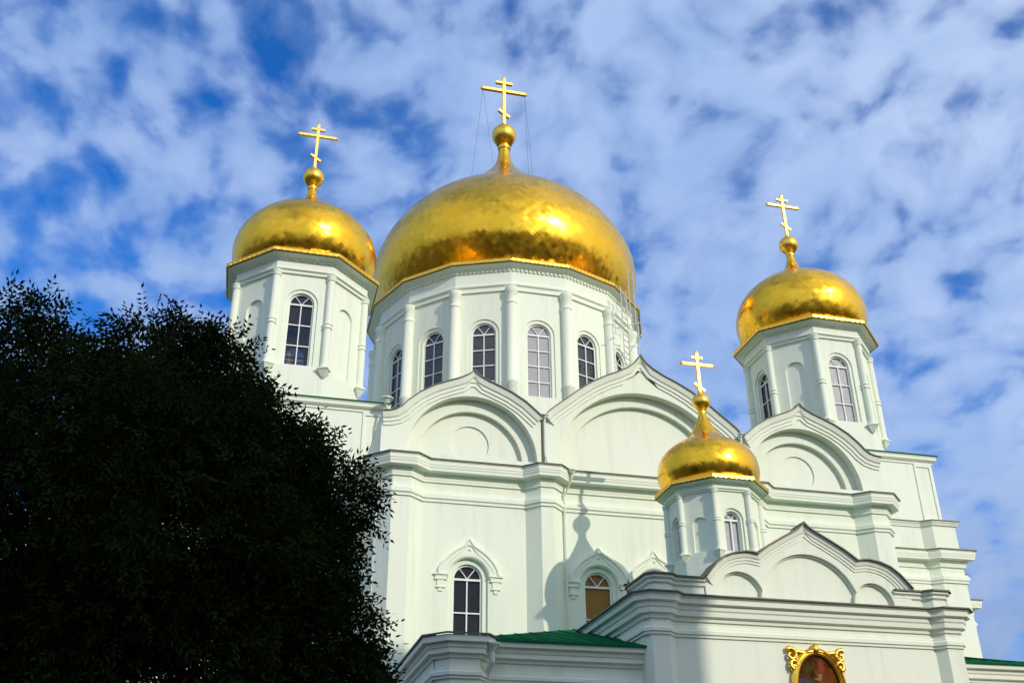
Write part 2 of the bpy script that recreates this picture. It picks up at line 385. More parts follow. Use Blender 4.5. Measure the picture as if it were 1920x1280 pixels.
def drum(cx, cy, n, rc, rcol, zbase, zcorb, zcap, zev, rev, win, kinds, colprof, back=False):
    """polygonal drum. win = (halfwidth, zbottom, zspring, rows, bar)"""
    k_ = math.cos(PI/n); rw = rc-.42*rcol; ap = rw*k_; side = 2*rw*math.sin(PI/n)
    hw, zb, zs, rows, bar = win
    d = M(); wins = []
    for k in range(n):
        f, mt_ = face_frame(cx, cy, ap, n, k); kind = kinds(k)
        holes = []
        if kind == 'niche': holes = [(0, zcorb+.03, zs-.12, [(hw*.86, .05+.1*hw)], True)]
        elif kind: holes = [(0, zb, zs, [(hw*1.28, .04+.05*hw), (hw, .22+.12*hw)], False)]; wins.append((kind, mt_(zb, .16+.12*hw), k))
        arch_wall(d, f, -side/2, side/2, zbase, zcap+.05, holes)
    dr = d.build('tower_drum', WALL, CA)
    dr_in = M()
    pts = ngon(cx, cy, rw-.5*hw-.12, n)
    for kind, mt_, k in wins:
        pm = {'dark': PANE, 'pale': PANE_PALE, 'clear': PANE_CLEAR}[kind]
        lab = {'dark': None, 'pale': 'window with pale grey panes, cloud reflection painted in', 'clear': 'window with blue sky showing through its lowest panes'}[kind]
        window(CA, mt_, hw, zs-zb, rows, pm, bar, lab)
    V = ngon(cx, cy, rc, n)
    for (x, y) in V:
        c = M(); c.lathe([(a*rcol, z) for a, z in colprof], x, y, 14); c.build('column', TRIM, dr, True, 35)
        if zcorb > zbase+.2:
            q = M(); an = math.atan2(y-cy, x-cx); s = rcol*1.55
            q.lathe([(.02, zcorb-rcol*2.5), (s*.45, zcorb-rcol*1.9), (s*1.2, zcorb-.3*rcol), (s*1.35, zcorb-.3*rcol), (s*1.35, zcorb), (.01, zcorb)], x-.1*rcol*math.cos(an), y-.1*rcol*math.sin(an), 4, rot=an)
            q.build('corbel', TRIM, dr)
    # entablature; offsets measured from the wall polygon
    u = rcol/.16
    Wp = ngon(cx, cy, rw, n); oe = (rev-rw)*k_
    e = M()
    H = zev-zcap
    e.sweep(Wp, [(-.05, zcap-.06*H), (.17*oe, zcap-.06*H), (.17*oe, zcap+.1*H), (.33*oe, zcap+.16*H), (.33*oe, zcap+.24*H), (.26*oe, zcap+.28*H), (.26*oe, zcap+.80*H), (.42*oe, zcap+.86*H),
                 (.62*oe, zcap+.93*H), (oe*.96, zcap+.985*H), (oe*.96, zcap+H)], XY, True)
    # dentils hung under the gilded edge
    nd = max(4, int(2*rw*math.sin(PI/n)/(.20*u if n == 8 else .22)))
    for k in range(n):
        f, _ = face_frame(cx, cy, ap, n, k); sd = 2*(rw+.3*oe)*math.sin(PI/n); st = sd/nd
        for j in range(nd):
            x = -sd/2+st*(j+.5); q = st*.28
            for x0, x1, d0, d1, z0, z1 in ((x-q, x+q, -.42*oe, -.20*oe, zcap+.77*H, zcap+.87*H),):
                vs = [f(a, b_, c_) for c_ in (z0, z1) for a, b_ in ((x0, d0), (x1, d0), (x1, d1), (x0, d1))]
                e.add(vs, [(3,2,1,0),(4,5,6,7),(0,1,5,4),(1,2,6,5),(2,3,7,6),(3,0,4,7)])
    e.build('entablature', TRIM, dr)
    # metal soffit and gilded edging with hanging teeth
    so_ = M(); so_.sweep(Wp, [(.5*oe, zev-.004), (1.04*oe, zev-.004), (1.04*oe, zev+.012)], XY, True); so_.build('soffit_flashing', FLASH, dr)
    gt = M(); th = .055*rc**.5*1.7*(1.25 if n == 8 else .9)
    gt.sweep(Wp, [(.99*oe, zev+.012), (1.07*oe, zev+.012), (1.10*oe, zev+.25*th), (1.06*oe, zev+.3*th), (1.06*oe, zev+.75*th), (1.10*oe, zev+.8*th), (1.08*oe, zev+th), (.9*oe, zev+th*1.08), (.25*oe, zev+th*1.5), (-.8*oe, zev+th*1.6)], XY, True)
    gs = 2*(rw+1.08*oe/k_)*math.sin(PI/n); ng = nd
    for k in range(n):
        f, _ = face_frame(cx, cy, ap, n, k); st = gs/ng
        for j in range(ng):
            x = -gs/2+st*(j+.5); q = st*.30; d0, d1 = -1.115*oe, -1.055*oe
            gt.add([f(a, b_, c_) for b_ in (d0, d1) for a, c_ in ((x-q, zev+.72*th), (x+q, zev+.72*th), (x+q, zev+.3*th), (x, zev+.08*th), (x-q, zev+.3*th))],
                   [(4,3,2,1,0),(5,6,7,8,9)]+[(i, (i+1) % 5, 5+(i+1) % 5, 5+i) for i in range(5)])
    gt.build('gold_trim', GOLDTRIM, dr)
    return dr

SMALLCOL = lambda r0, z0, z1, zm, s: [(.01, z0), (1.3, z0), (1.3, z0+.09*s), (1.0, z0+.14*s), (1.0, zm-.14*s), (1.25, zm-.11*s), (1.25, zm-.06*s), (1.05, zm-.03*s), (1.05, zm+.03*s), (1.25, zm+.06*s), (1.25, zm+.11*s), (.97, zm+.14*s), (.95, z1-.26*s), (1.2, z1-.22*s), (1.2, z1-.17*s), (.98, z1-.14*s), (1.3, z1-.06*s), (1.3, z1), (.01, z1)]
SMALLDOME = [(25.52, 2.62), (25.85, 2.88), (26.3, 3.12), (26.75, 3.24), (27.15, 3.27), (27.7, 3.18), (28.4, 2.84), (29.0, 2.26), (29.5, 1.5), (29.85, .92), (30.2, .52), (30.6, .30), (31.0, .20), (31.35, .17)]
def corner_tower(cx, cy, kinds):
    drum(cx, cy, 8, 3.0, .165, 18.55, 20.33, 24.73, 25.42, 3.55, (.53, 20.43, 23.33, 3, .043), kinds, SMALLCOL(1, 20.33, 24.73, 22.3, 1.0))
    dm = onion(cx, cy, SMALLDOME, 96, 60)
    ball_and_cross(dm, cx, cy, .18, 31.84, .50, 35.08, .92, 34.36, .33, 34.76, .25, 33.02, .125)
    return dm
A = 12.6
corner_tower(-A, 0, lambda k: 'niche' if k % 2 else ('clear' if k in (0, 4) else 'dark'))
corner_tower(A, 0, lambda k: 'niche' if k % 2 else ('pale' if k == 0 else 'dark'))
corner_tower(-A, 25.2, lambda k: 'niche' if k % 2 else 'dark')

# central drum and dome
CY = 12.586
drum(0, CY, 16, 7.86, .29, 15.5, 15.6, 30.02, 31.40, 8.38, (.67, 23.8, 27.46, 4, .052),
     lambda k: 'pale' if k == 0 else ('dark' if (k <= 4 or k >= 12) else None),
     [(.01, 15.6), (1, 15.6), (1, 24.3), (1.12, 24.35), (1.12, 24.5), (1, 24.55), (.97, 29.0), (1.1, 29.05), (1.1, 29.15), (.97, 29.2), (.97, 29.65), (1.2, 29.75), (1.2, 30.02), (.01, 30.02)])
CD = onion(0, CY, [(31.55, 6.88), (32.2, 7.34), (33.0, 7.79), (33.8, 8.10), (34.7, 8.21), (35.5, 8.15), (36.5, 7.84), (38.0, 7.00), (39.2, 5.93), (40.2, 4.65), (41.0, 3.68), (41.7, 2.86), (42.3, 2.21), (42.9, 1.66), (43.5, 1.12), (44.1, .70), (44.8, .46), (45.5, .37), (45.9, .33)], 144, 130)
ball_and_cross(CD, 0, CY, .34, 46.80, .83, 51.88, 1.53, 50.74, .58, 51.46, .38, 48.72, .20)
for sx in (-1, 1):
    for dx, dy in ((1.1, -2.6), (1.9, 1.4)):
        wr = M(); wr.tube((sx*1.5, CY, 50.7), (sx*dx*1.15, CY+dy, 41.4), .011, 5); wr.build('stay_wire', WIRE, CD)

# ---- west arm: facade with three ogee gables
WY = -8.6; PD = .45
holes = []
WS, WZ = 10.47, 8.3
fx = [-6.5, -2.0, 0.0, 2.0, 6.5]
fw_ = M()
arch_wall(fw_, lambda x, d, z: (x, WY+d, z), -9.65, 9.65, 0, 14.3, [(x, WZ, WS, [(.66, .10), (.50, .30)], False) for x in fx])
# sides, back and attic of the arm
fw_.add([(-9.65, WY, 0), (-9.65, -2.9, 0), (-9.65, -2.9, 14.3), (-9.65, WY, 14.3), (9.65, WY, 0), (9.65, -2.9, 0), (9.65, -2.9, 14.3), (9.65, WY, 14.3)], [(0, 3, 2, 1), (4, 5, 6, 7)])
fw_.build('facade_wall', WALL, CA)
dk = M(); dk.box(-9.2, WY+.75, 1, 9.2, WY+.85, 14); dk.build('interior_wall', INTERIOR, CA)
for x in fx:
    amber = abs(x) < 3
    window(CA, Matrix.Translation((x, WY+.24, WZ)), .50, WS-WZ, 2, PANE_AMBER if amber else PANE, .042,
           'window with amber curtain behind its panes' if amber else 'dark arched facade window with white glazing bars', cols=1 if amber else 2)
    # ogee hood and its corbels
    h = M()
    half = [(0, 11.80), (.07, 11.68), (.20, 11.55), (.42, 11.42), (.66, 11.24), (.86, 11.02), (.99, 10.80), (1.04, 10.58)]
    outl = [(x-a, z) for a, z in half[::-1]] + [(x+a, z) for a, z in half[1:]]
    inner = arc(x, WS, .72, 180, 0, 20)
    h.sweep(outl, [(-.0, WY), (.0, WY-.13), (-.06, WY-.13), (-.09, WY-.09), (-.20, WY-.09), (-.23, WY-.05), (-.30, WY-.05), (-.30, WY)], lambda a, b, y: (a, y, b), side=1, apex=(x, half[0][1]))
    h.sweep(inner, [(.16, WY), (.16, WY-.07), (.0, WY-.07), (-.05, WY-.03), (-.05, WY)], lambda a, b, y: (a, y, b), side=1)
    for s in (-1, 1):
        cxx = x+s*.92
        h.box(cxx-.24, WY-.11, 10.53, cxx+.24, WY+.02, 10.58); h.box(cxx-.18, WY-.06, 10.42, cxx+.18, WY+.02, 10.53)
        h.box(cxx-.20, WY-.08, 10.38, cxx+.20, WY+.02, 10.42); h.box(cxx-.12, WY-.05, 10.16, cxx+.12, WY+.02, 10.38)
        h.box(cxx-.15, WY-.07, 10.12, cxx+.15, WY+.02, 10.16); h.box(cxx-.07, WY-.04, 10.00, cxx+.07, WY+.02, 10.12)
    h.build('window_hood', TRIM, CA)

pil = [(-9.65, -9.2, -8.6, -8.10), (-4.55, -4.1, -3.65, -3.2), (3.2, 3.65, 4.1, 4.55), (8.10, 8.6, 9.2, 9.65)]
for a, b, c, d in pil:
    q = M(); q.prism([(a, WY+.02), (b, WY-PD), (c, WY-PD), (d, WY+.02)], 0, 14.28); q.build('pilaster', WALL, CA)
path = [(-9.65, -2.9)]
for a, b, c, d in pil: path += [(a, WY), (b, WY-PD), (c, WY-PD), (d, WY)]
path += [(9.65, -2.9)]
CORN = [(-.02, 13.66), (.06, 13.66), (.06, 13.74), (.07, 13.75), (.075, 13.90), (.10, 13.945), (.15, 13.958), (.355, 13.965), (.36, 14.05), (.38, 14.09), (.385, 14.15), (.40, 14.17), (.40, 14.29), (.43, 14.31), (.43, 14.345), (-.02, 14.40)]
c = M(); c.sweep(path, CORN, XY); c.build('cornice', TRIM, CA)
c = M(); c.sweep(path, [(.43, 14.349), (.47, 14.335), (.47, 14.375), (-.02, 14.44)], XY, capped=False); c.build('cornice_flashing', FLASH, CA)
c = M(); c.sweep(path, [(-.02, 12.98), (.05, 12.98), (.05, 13.06), (.10, 13.10), (.10, 13.24), (.05, 13.28), (.05, 13.34), (-.02, 13.34)], XY); c.build('belt_moulding', TRIM, CA)

def gable(name, cx, half_l, half_r, zbot, yf, depth, arches, circle=None, trimw=1.0, xl=None, xr=None, flash=.27):
    """ogee gable; half_*: (dx, z) from the apex outwards; arches: (cx, cz, r_out, r_in, d1, d2)"""
    out_ = [(cx-a, z) for a, z in half_l[::-1]] + [(cx+a, z) for a, z in half_r[1:]]
    g = M(); E_ = lambda a, b: (a, yf, b)
    loops = [[(out_[0][0], zbot)] + out_ + [(out_[-1][0], zbot)]]
    extra = []
    for ax, az, ro, ri, d1, d2 in arches:
        zc = max(zbot+.02, az)
        a0 = math.degrees(math.asin(min(1, (zc-az)/ro))); lo = arc(ax, az, ro, 180-a0, a0, 36)
        a1 = math.degrees(math.asin(min(1, (zc-az)/ri))); li = arc(ax, az, ri, 180-a1, a1, 36)
        loops.append(lo[::-1])
        for a, b in zip(lo, lo[1:]): extra.append([(a[0], yf, a[1]), (b[0], yf, b[1]), (b[0], yf+d1, b[1]), (a[0], yf+d1, a[1])])
        for a, b, e, f_ in zip(lo, lo[1:], li[1:], li): extra.append([(a[0], yf+d1, a[1]), (b[0], yf+d1, b[1]), (e[0], yf+d1, e[1]), (f_[0], yf+d1, f_[1])])
        for a, b in zip(li, li[1:]): extra.append([(a[0], yf+d1, a[1]), (b[0], yf+d1, b[1]), (b[0], yf+d1+d2, b[1]), (a[0], yf+d1+d2, a[1])])
        if circle:
            rr, zz = circle; cc = arc(ax, zz, rr, 360, 0, 40)[:-1]
            g.poly_holes([li, cc], lambda a, b: (a, yf+d1+d2, b))
            for a, b in zip(cc, cc[1:]+cc[:1]): extra.append([(a[0], yf+d1+d2, a[1]), (b[0], yf+d1+d2, b[1]), (b[0], yf+d1+d2+.06, b[1]), (a[0], yf+d1+d2+.06, a[1])])
            g.add([(a[0], yf+d1+d2+.06, a[1]) for a in cc], [tuple(range(len(cc)))])
        else:
            g.poly_holes([li], lambda a, b: (a, yf+d1+d2, b))
    g.poly_holes(loops, E_)
    for q in extra: g.add(q, [(0, 1, 2, 3)])
    # flanks and the vault running back
    full = loops[0]
    g.add([(a, yf, b) for a, b in full] + [(a, yf+depth, b) for a, b in full], [(i, i+1, len(full)+i+1, len(full)+i) for i in range(len(full)-1)])
    go = g.build(name, WALL, CA)
    t_ = M(); s = trimw; F = lambda a, b, y: (a, y, b)
    t_.sweep(out_, [(-.46*s, yf), (-.46*s, yf-.045*s), (-.36*s, yf-.045*s), (-.34*s, yf-.09*s), (-.24*s, yf-.10*s), (-.20*s, yf-.15*s), (-.06*s, yf-.20*s), (-.0*s, yf-.22*s), (0, yf)], F, side=1, apex=(cx, half_l[0][1]))
    t_.build('gable_moulding', TRIM, go)
    fl = M(); fl.sweep(out_, [(.0, yf-flash*s), (.03, yf-flash*s), (.04, yf-flash*s+.05), (.04, yf+depth), (.005, yf+depth), (.005, yf-flash*s)], F, side=1)
    fl.build('roof_edge', FLASH, go)
    return go
HS = [(0, 17.95), (.07, 17.86), (.17, 17.78), (.30, 17.70), (.48, 17.60), (.85, 17.45), (1.38, 17.22), (1.90, 16.90), (2.30, 16.55), (2.52, 16.30), (2.72, 16.15), (2.95, 16.08)]
HSi = HS[:8] + [(2.25, 16.60), (2.50, 16.38)]
HM = [(0, 19.30), (.08, 19.16), (.22, 18.98), (.48, 18.77), (.9, 18.53), (1.4, 18.30), (1.95, 17.99), (2.5, 17.60), (3.0, 17.18), (3.4, 16.86), (3.65, 16.64), (3.79, 16.46)]
gable('gable', -6.42, HS+[(3.2, 16.05)], HSi, 14.38, WY, 5.5, [(-6.40, 14.70, 2.32, 1.88, .38, .20)], (.70, 15.40))
mg = gable('gable', 0, HM, HM, 14.38, WY, 12.0, [(0, 14.40, 3.42, 3.02, .38, .20)])
gable('gable', 6.42, HSi, HS+[(3.2, 16.05)], 14.38, WY, 5.5, [(6.40, 14.70, 2.32, 1.88, .38, .20)], (.70, 15.40))

mg['label'] = 'widest gable in the middle with a plain blind arch'
CD['label'] = 'largest dome, with stay wires to its cross'
# rainwater heads in the valleys of the gables, and downpipes
def downpipe(pts, r, head=None, name='downpipe', parent=None):
    d = M(); d.path_tube(pts, r)
    o = d.build(name, PIPE, parent or CA, True, 40)
    if head:
        h = M(); x, y, z, s = head
        h.lathe([(.01, z-.9*s), (.45*s, z-.85*s), (.55*s, z-.5*s), (1.0*s, z-.1*s), (1.12*s, z-.1*s), (1.12*s, z+.1*s), (.01, z+.12*s)], x, y, 12); h.build('rain_hopper', PIPE, o, True, 40)
    return o
for s in (-1, 1):
    downpipe([(s*3.82, -8.72, 16.5), (s*3.82, -8.72, 15.0), (s*3.7, -8.75, 14.55)], .045, (s*3.82, -8.74, 16.48, .14))
    downpipe([(s*2.98, -9.12, 14.30), (s*2.98, -9.05, 14.05), (s*3.16, -8.70, 13.5), (s*3.16, -8.70, .2)], .036, (s*2.98, -9.14, 14.32, .13))
    downpipe([(s*8.95, -3.45, 18.55), (s*9.15, -3.2, 17.9), (s*9.15, -3.1, 16.0)], .055, (s*8.9, -3.6, 18.9, .24))

# ---- the wide body behind, with attic and corner blocks carrying the towers
for s in (-1, 1):
    b = M(); b.box(min(s*9.3, s*16.65), -2.9, 0, max(s*9.3, s*16.65), 28.0, 15.55)
    b.build('body_wall', WALL, CA)
    q = M(); xa, xb = sorted((s*15.35, s*16.65))
    pp = [(s*15.1, -2.88), (s*15.5, -3.22), (s*16.65, -3.22), (s*16.65, -2.88)]
    q.prism(pp if s > 0 else pp[::-1], 0, 15.52); q.build('pilaster', WALL, CA)
    cp = [(9.65, -2.9), (15.1, -2.9), (15.5, -3.24), (16.68, -3.24), (16.68, 4.4), (22.6, 4.4), (22.6, 20.8), (16.68, 20.8), (16.68, 28)]
    cp = [(s*x, y) for x, y in cp]; sd = -1 if s > 0 else 1
    c = M(); c.sweep(cp, CORN, XY, side=sd); c.build('cornice', TRIM, CA)
    c = M(); c.sweep(cp, [(.43, 14.349), (.47, 14.335), (.47, 14.375), (-.02, 14.44)], XY, side=sd, capped=False); c.build('cornice_flashing', FLASH, CA)
    c = M(); c.sweep(cp, [(-.02, 12.98), (.05, 12.98), (.05, 13.06), (.10, 13.10), (.10, 13.24), (.05, 13.28), (.05, 13.34), (-.02, 13.34)], XY, side=sd); c.build('belt_moulding', TRIM, CA)
    c = M(); c.sweep(cp, [(-.02, 15.50), (.05, 15.53), (.09, 15.62), (.13, 15.66), (.13, 15.72), (-.3, 15.75)], XY, side=sd); c.build('attic_coping', TRIM, CA)
    c = M(); c.sweep(cp, [(.13, 15.724), (.17, 15.712), (.17, 15.745), (-.4, 15.80)], XY, side=sd, capped=False); c.build('coping_flashing', FLASH, CA)
    # transept arm
    b = M(); b.box(min(s*16.6, s*22.6), 4.4, 0, max(s*16.6, s*22.6), 20.8, 15.55); b.build('transept_wall', WALL, CA)
    rf = M(); rf.add([(s*16.2, 4.6, 15.76), (s*22.4, 4.6, 15.76), (s*22.4, 20.6, 15.76), (s*16.2, 20.6, 15.76), (s*16.2, 12.6, 17.6), (s*20.6, 12.6, 17.6)], [(0, 1, 5, 4), (1, 2, 5), (2, 3, 4, 5), (0, 4, 3)])
    rf.build('roof', GREEN, CA)
    # corner block under the tower
    for yb in (-2.95, 22.1):
        if yb > 0 and s > 0: continue
        y1 = yb+6.2
        b = M(); b.box(min(s*8.85, s*16.3), yb, 15.5, max(s*8.85, s*16.3), y1, 18.72); b.build('corner_block', WALL, CA)
        for x0, x1 in ((15.35, 16.22), (8.95, 9.75)):
            a, e = sorted((s*x0, s*x1)); fr = M()
            # a raised frame leaves the panel sunk
            for bx_ in ((a, 15.78, a+.10, 18.5), (e-.10, 15.78, e, 18.5), (a+.10, 18.36, e-.10, 18.5), (a+.10, 15.78, e-.10, 15.9)):
                fr.box(bx_[0], yb-.05, bx_[1], bx_[2], yb+.01, bx_[3])
            fr.build('panel_frame', TRIM, CA)
        bp = [(s*8.85, y1), (s*8.85, yb), (s*16.3, yb), (s*16.3, y1)]
        c = M(); c.sweep(bp, [(-.02, 18.5), (.05, 18.5), (.05, 18.58), (.12, 18.62), (.19, 18.68), (.19, 18.80), (.22, 18.82), (.22, 18.86), (-.02, 18.9)], XY, side=sd); c.build('block_cornice', TRIM, CA)
        rp = M(); k = .27; X0, X1 = sorted((s*8.85, s*16.3)); tx = s*A; ty = yb+3.0
        for hgt, e in ((18.865, k), ):
            rp.box(X0-e, yb-e, hgt, X1+e, y1+e, hgt+.035)
        rp.add([(X0-k+.02, yb-k+.02, 18.9), (X1+k-.02, yb-k+.02, 18.9), (X1+k-.02, y1+k-.02, 18.9), (X0-k+.02, y1+k-.02, 18.9), (tx-2.2, ty-2.2, 19.25), (tx+2.2, ty-2.2, 19.25), (tx+2.2, ty+2.2, 19.25), (tx-2.2, ty+2.2, 19.25)], [(0, 1, 5, 4), (1, 2, 6, 5), (2, 3, 7, 6), (3, 0, 4, 7)])
        rp.build('roof', GREEN, CA)
rf = M(); rf.box(-9.4, -3.0, 15.6, 9.4, 28, 15.9); rf.build('roof', GREEN, CA)
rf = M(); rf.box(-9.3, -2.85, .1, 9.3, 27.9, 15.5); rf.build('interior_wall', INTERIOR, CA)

# ---- porch (narthex) with its gable and little domed drum
NY = -18.17
pw = M(); pw.box(-4.25, NY, 0, 4.25, -8.62, 7.68); pw.build('porch_wall', WALL, CA)
pp = [(-4.25, -4.15, -3.72, -3.45), (3.45, 3.72, 4.15, 4.25)]
for a, b, c, d in pp:
    q = M(); y = NY-.22
    q.prism([(a if a < 0 else 3.5, NY+.02), (b if a < 0 else 3.72, y), (c, y), (d, NY+.02)], 0, 7.4); q.build('pilaster', WALL, CA)
ppath = [(-4.25, -8.7), (-4.25, NY-.1), (-4.13, NY-.22), (-3.72, NY-.22), (-3.48, NY), (3.48, NY), (3.72, NY-.22), (4.13, NY-.22), (4.25, NY-.1), (4.25, -8.7)]
pcorn = [(-.02, 7.14), (.05, 7.14), (.06, 7.22), (.15, 7.25), (.16, 7.36), (.19, 7.39), (.20, 7.49), (.30, 7.515), (.30, 7.64), (.34, 7.66), (.34, 7.69), (-.02, 7.72)]
c = M(); c.sweep(ppath, pcorn, XY); c.build('cornice', TRIM, CA)
c = M(); c.sweep(ppath, [(.34, 7.694), (.40, 7.682), (.40, 7.715), (-.02, 7.76)], XY, capped=False); c.build('cornice_flashing', FLASH, CA)
c = M(); c.sweep(ppath, [(-.02, 6.77), (.04, 6.77), (.04, 6.82), (.08, 6.84), (.08, 6.92), (.04, 6.95), (.04, 7.00), (-.02, 7.00)], XY); c.build('belt_moulding', TRIM, CA)
# parapet with coping
par = [(-4.05, -17.0), (-4.05, NY-.05), (-3.95, NY-.15), (-3.62, NY-.15), (-3.42, NY+.03), (-2.6, NY+.03)]
for s in (1, -1):
    q = [(s*x, y) for x, y in par]; sd = -1 if s > 0 else 1
    c = M(); c.sweep(q, [(-.30, 7.70), (.0, 7.70), (.0, 7.98), (.06, 8.02), (.06, 8.08), (.13, 8.12), (.13, 8.19), (-.30, 8.22)], XY, side=sd); c.build('parapet', TRIM, CA)
    c = M(); c.sweep(q, [(.13, 8.194), (.18, 8.18), (.18, 8.22), (-.30, 8.26)], XY, side=sd, capped=False); c.build('parapet_flashing', FLASH, CA)
HP = [(0, 9.76), (.06, 9.69), (.16, 9.61), (.30, 9.53), (.62, 9.36), (1.02, 9.13), (1.22, 8.99), (1.38, 8.87), (1.55, 8.90), (1.72, 8.91), (2.02, 8.86), (2.28, 8.76), (2.52, 8.58), (2.72, 8.36), (2.84, 8.22)]
gable('porch_gable', .25, HP, HP, 7.70, NY-.02, .45, [(.25, 7.62, 1.38, 1.34, .08, .06), (-1.66, 7.82, .62, .58, .08, .06), (2.02, 7.80, .56, .52, .08, .06)], trimw=.55, flash=.34)
pr = M(); pr.box(-4.2, -17.2, 7.65, 4.2, -8.7, 7.9); pr.build('roof', GREEN, CA)
# little drum
PY = -13.66
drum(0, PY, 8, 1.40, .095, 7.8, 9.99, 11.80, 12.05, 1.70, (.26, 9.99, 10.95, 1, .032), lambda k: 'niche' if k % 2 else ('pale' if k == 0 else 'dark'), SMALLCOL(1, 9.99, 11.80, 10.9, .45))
pdm = onion(-.03, PY, [(12.06, 1.26), (12.3, 1.45), (12.7, 1.56), (13.0, 1.53), (13.3, 1.40), (13.52, 1.19), (13.68, .95), (13.80, .74), (13.93, .57), (14.15, .41), (14.45, .25), (14.75, .13), (14.9, .10)], 72, 36)
pdm['label'] = 'smallest dome, above the porch'
ball_and_cross(pdm, -.03, PY, .105, 15.22, .29, 17.0, .54, 16.55, .19, 16.80, .17, 15.74, .09)

# ---- low wings either side of the porch
for s in (-1, 1):
    wy = -17.85
    xo = [(s*4.2, wy), (s*7.95, wy), (s*8.25, wy-.42), (s*8.9, wy-.42), (s*9.2, wy-.1), (s*9.2, -8.7)]
    b = M(); X0, X1 = sorted((s*4.2, s*9.2)); b.box(X0, wy, 0, X1, -8.65, 6.4); b.build('wing_wall', WALL, CA)
    q = M(); q.prism([(s*7.92, wy+.02), (s*8.25, wy-.42), (s*8.9, wy-.42), (s*9.18, wy-.1)][::(1 if s > 0 else -1)], 0, 6.3); q.build('pilaster', WALL, CA)
    sd = -1 if s > 0 else 1
    c = M(); c.sweep(xo, [(-.02, 6.06), (.05, 6.06), (.06, 6.13), (.15, 6.15), (.15, 6.24), (.18, 6.27), (.19, 6.36), (.29, 6.375), (.29, 6.51), (-.02, 6.53)], XY, side=sd); c.build('cornice', TRIM, CA)
    c = M(); c.sweep(xo, [(-.02, 5.62), (.04, 5.62), (.04, 5.66), (.08, 5.69), (.08, 5.76), (.04, 5.79), (.04, 5.84), (-.02, 5.84)], XY, side=sd); c.build('belt_moulding', TRIM, CA)
    c = M(); c.sweep(xo[1:], [(.26, 6.535), (.33, 6.515), (.33, 6.56), (-.05, 6.62)], XY, side=sd, capped=False); c.build('cornice_flashing', FLASH, CA)
    rf = M(); k = .36; ye = wy-k
    E0 = (s*4.2, ye, 6.535); E1 = (s*8.0, ye, 6.535); E1b = (s*8.14, ye-.06, 6.535); E1c = (s*9.1, ye-.06, 6.535); E2 = (s*(9.2+k-.1), wy-.15, 6.535); B2 = (s*(9.2+k), -8.6, 6.535)
    H = (s*7.1, -13.4, 7.60); G = (s*4.2, -13.4, 7.94); H2 = (s*7.1, -8.6, 7.60); G2 = (s*4.2, -8.6, 7.94)
    rf.add([E0, E1, E1b, E1c, E2, B2, H, G, H2, G2] + [(x, y, z-.05) for x, y, z in (E0, E1, E1b, E1c, E2, B2)],
           [(0, 1, 6, 7), (1, 2, 3, 6), (3, 4, 6), (4, 5, 8, 6), (6, 8, 9, 7), (0, 10, 11, 1), (1, 11, 12, 2), (2, 12, 13, 3), (3, 13, 14, 4), (4, 14, 15, 5), (10, 11, 12, 13, 14, 15)])
    for i in range(9):      # standing seams run up the slope
        x = 4.5+i*.42; f_ = min(1, max(0, (x-4.2)/2.9)); zt = 7.94-.34*f_; yt = -13.4
        if x > 7.1: q = (9.2+k-x)/(9.2+k-7.1); yt = ye+(-13.4-ye)*q; zt = 6.54+(7.60-6.54)*q
        a = Vector((s*x, ye+.01, 6.538)); b_ = Vector((s*x, yt, zt)); q = Vector((.015, 0, 0)); n_ = Vector((0, 0, .02))
        rf.add([a-q, a+q, b_+q, b_-q, a-q+n_, a+q+n_, b_+q+n_, b_-q+n_], [(4, 5, 6, 7), (0, 1, 5, 4), (1, 2, 6, 5), (3, 0, 4, 7)])
    rf.build('roof', GREEN, CA)
    downpipe([(s*7.95, wy-.42, 6.36), (s*7.95, wy-.42, 6.02), (s*8.05, wy-.10, 5.65), (s*8.05, wy-.10, .2)], .065, (s*7.95, wy-.44, 6.38, .17))

# ------------------------------------------------------------------ icon in its gilded frame
IC = empty('icon', (.17, NY, 5.4))
tag(IC, 'oval painted icon in an ornate gilded frame on the porch wall', 'icon')
def lnk(o): o.matrix_parent_inverse = Matrix.Translation((-.17, -NY, -5.4)); return o
ox, oz, oa, ob = .10, 5.68, .59, .83
el = lambda k, n=64: [(ox+(oa+k)*math.cos(2*PI*i/n), oz+(ob+k)*math.sin(2*PI*i/n)) for i in range(n)][::-1]
q = M(); q.prism(el(-.02), NY-.05, NY-.02, lambda a, b, d: (a, d, b)); lnk(q.build('painting', ICON, IC))
fr = M(); F = lambda a, b, y: (a, y, b)
fr.sweep(el(-.03), [(0, NY-.03), (0, NY-.10), (.04, NY-.13), (.09, NY-.10), (.12, NY-.14), (.17, NY-.10), (.17, NY)], F, True, side=1)
lnk(fr.build('frame', GOLDTRIM, IC, True, 50))
def scroll(orn, cx, cz, s, t_, r0=.16):
    pts = [(cx+s*(r0*(1-i/16))*math.cos(i*.55+t_), NY-.09, cz+(r0*(1-i/16))*math.sin(i*.55+t_)) for i in range(14)]
    for i, (a, b) in enumerate(zip(pts, pts[1:])): orn.tube(a, b, .066*(1-i/24), 8, .066*(1-(i+1)/24))
for v in (1, -1):
    orn = M(); zc = oz+.80*v
    for s in (-1, 1):
        scroll(orn, ox+s*.66, zc-.02*v, s, 1.0*v); scroll(orn, ox+s*.60, zc-.24*v, s, -1.2, .12)
        for a, b in (((0.0, .90), (.34, .84)), ((.34, .84), (.62, .88)), ((.62, .88), (.74, .96))): orn.tube((ox+s*a[0], NY-.08, oz+v*a[1]), (ox+s*b[0], NY-.08, oz+v*b[1]), .055, 8, .045)
    orn.lathe([(.001, -.13), (.07, -.10), (.10, 0), (.07, .09), (.03, .14), (.001, .16)], ox, NY-.09, 14, dz=oz+v*.93)
    lnk(orn.build('scrollwork', GOLDTRIM, IC, True, 50))

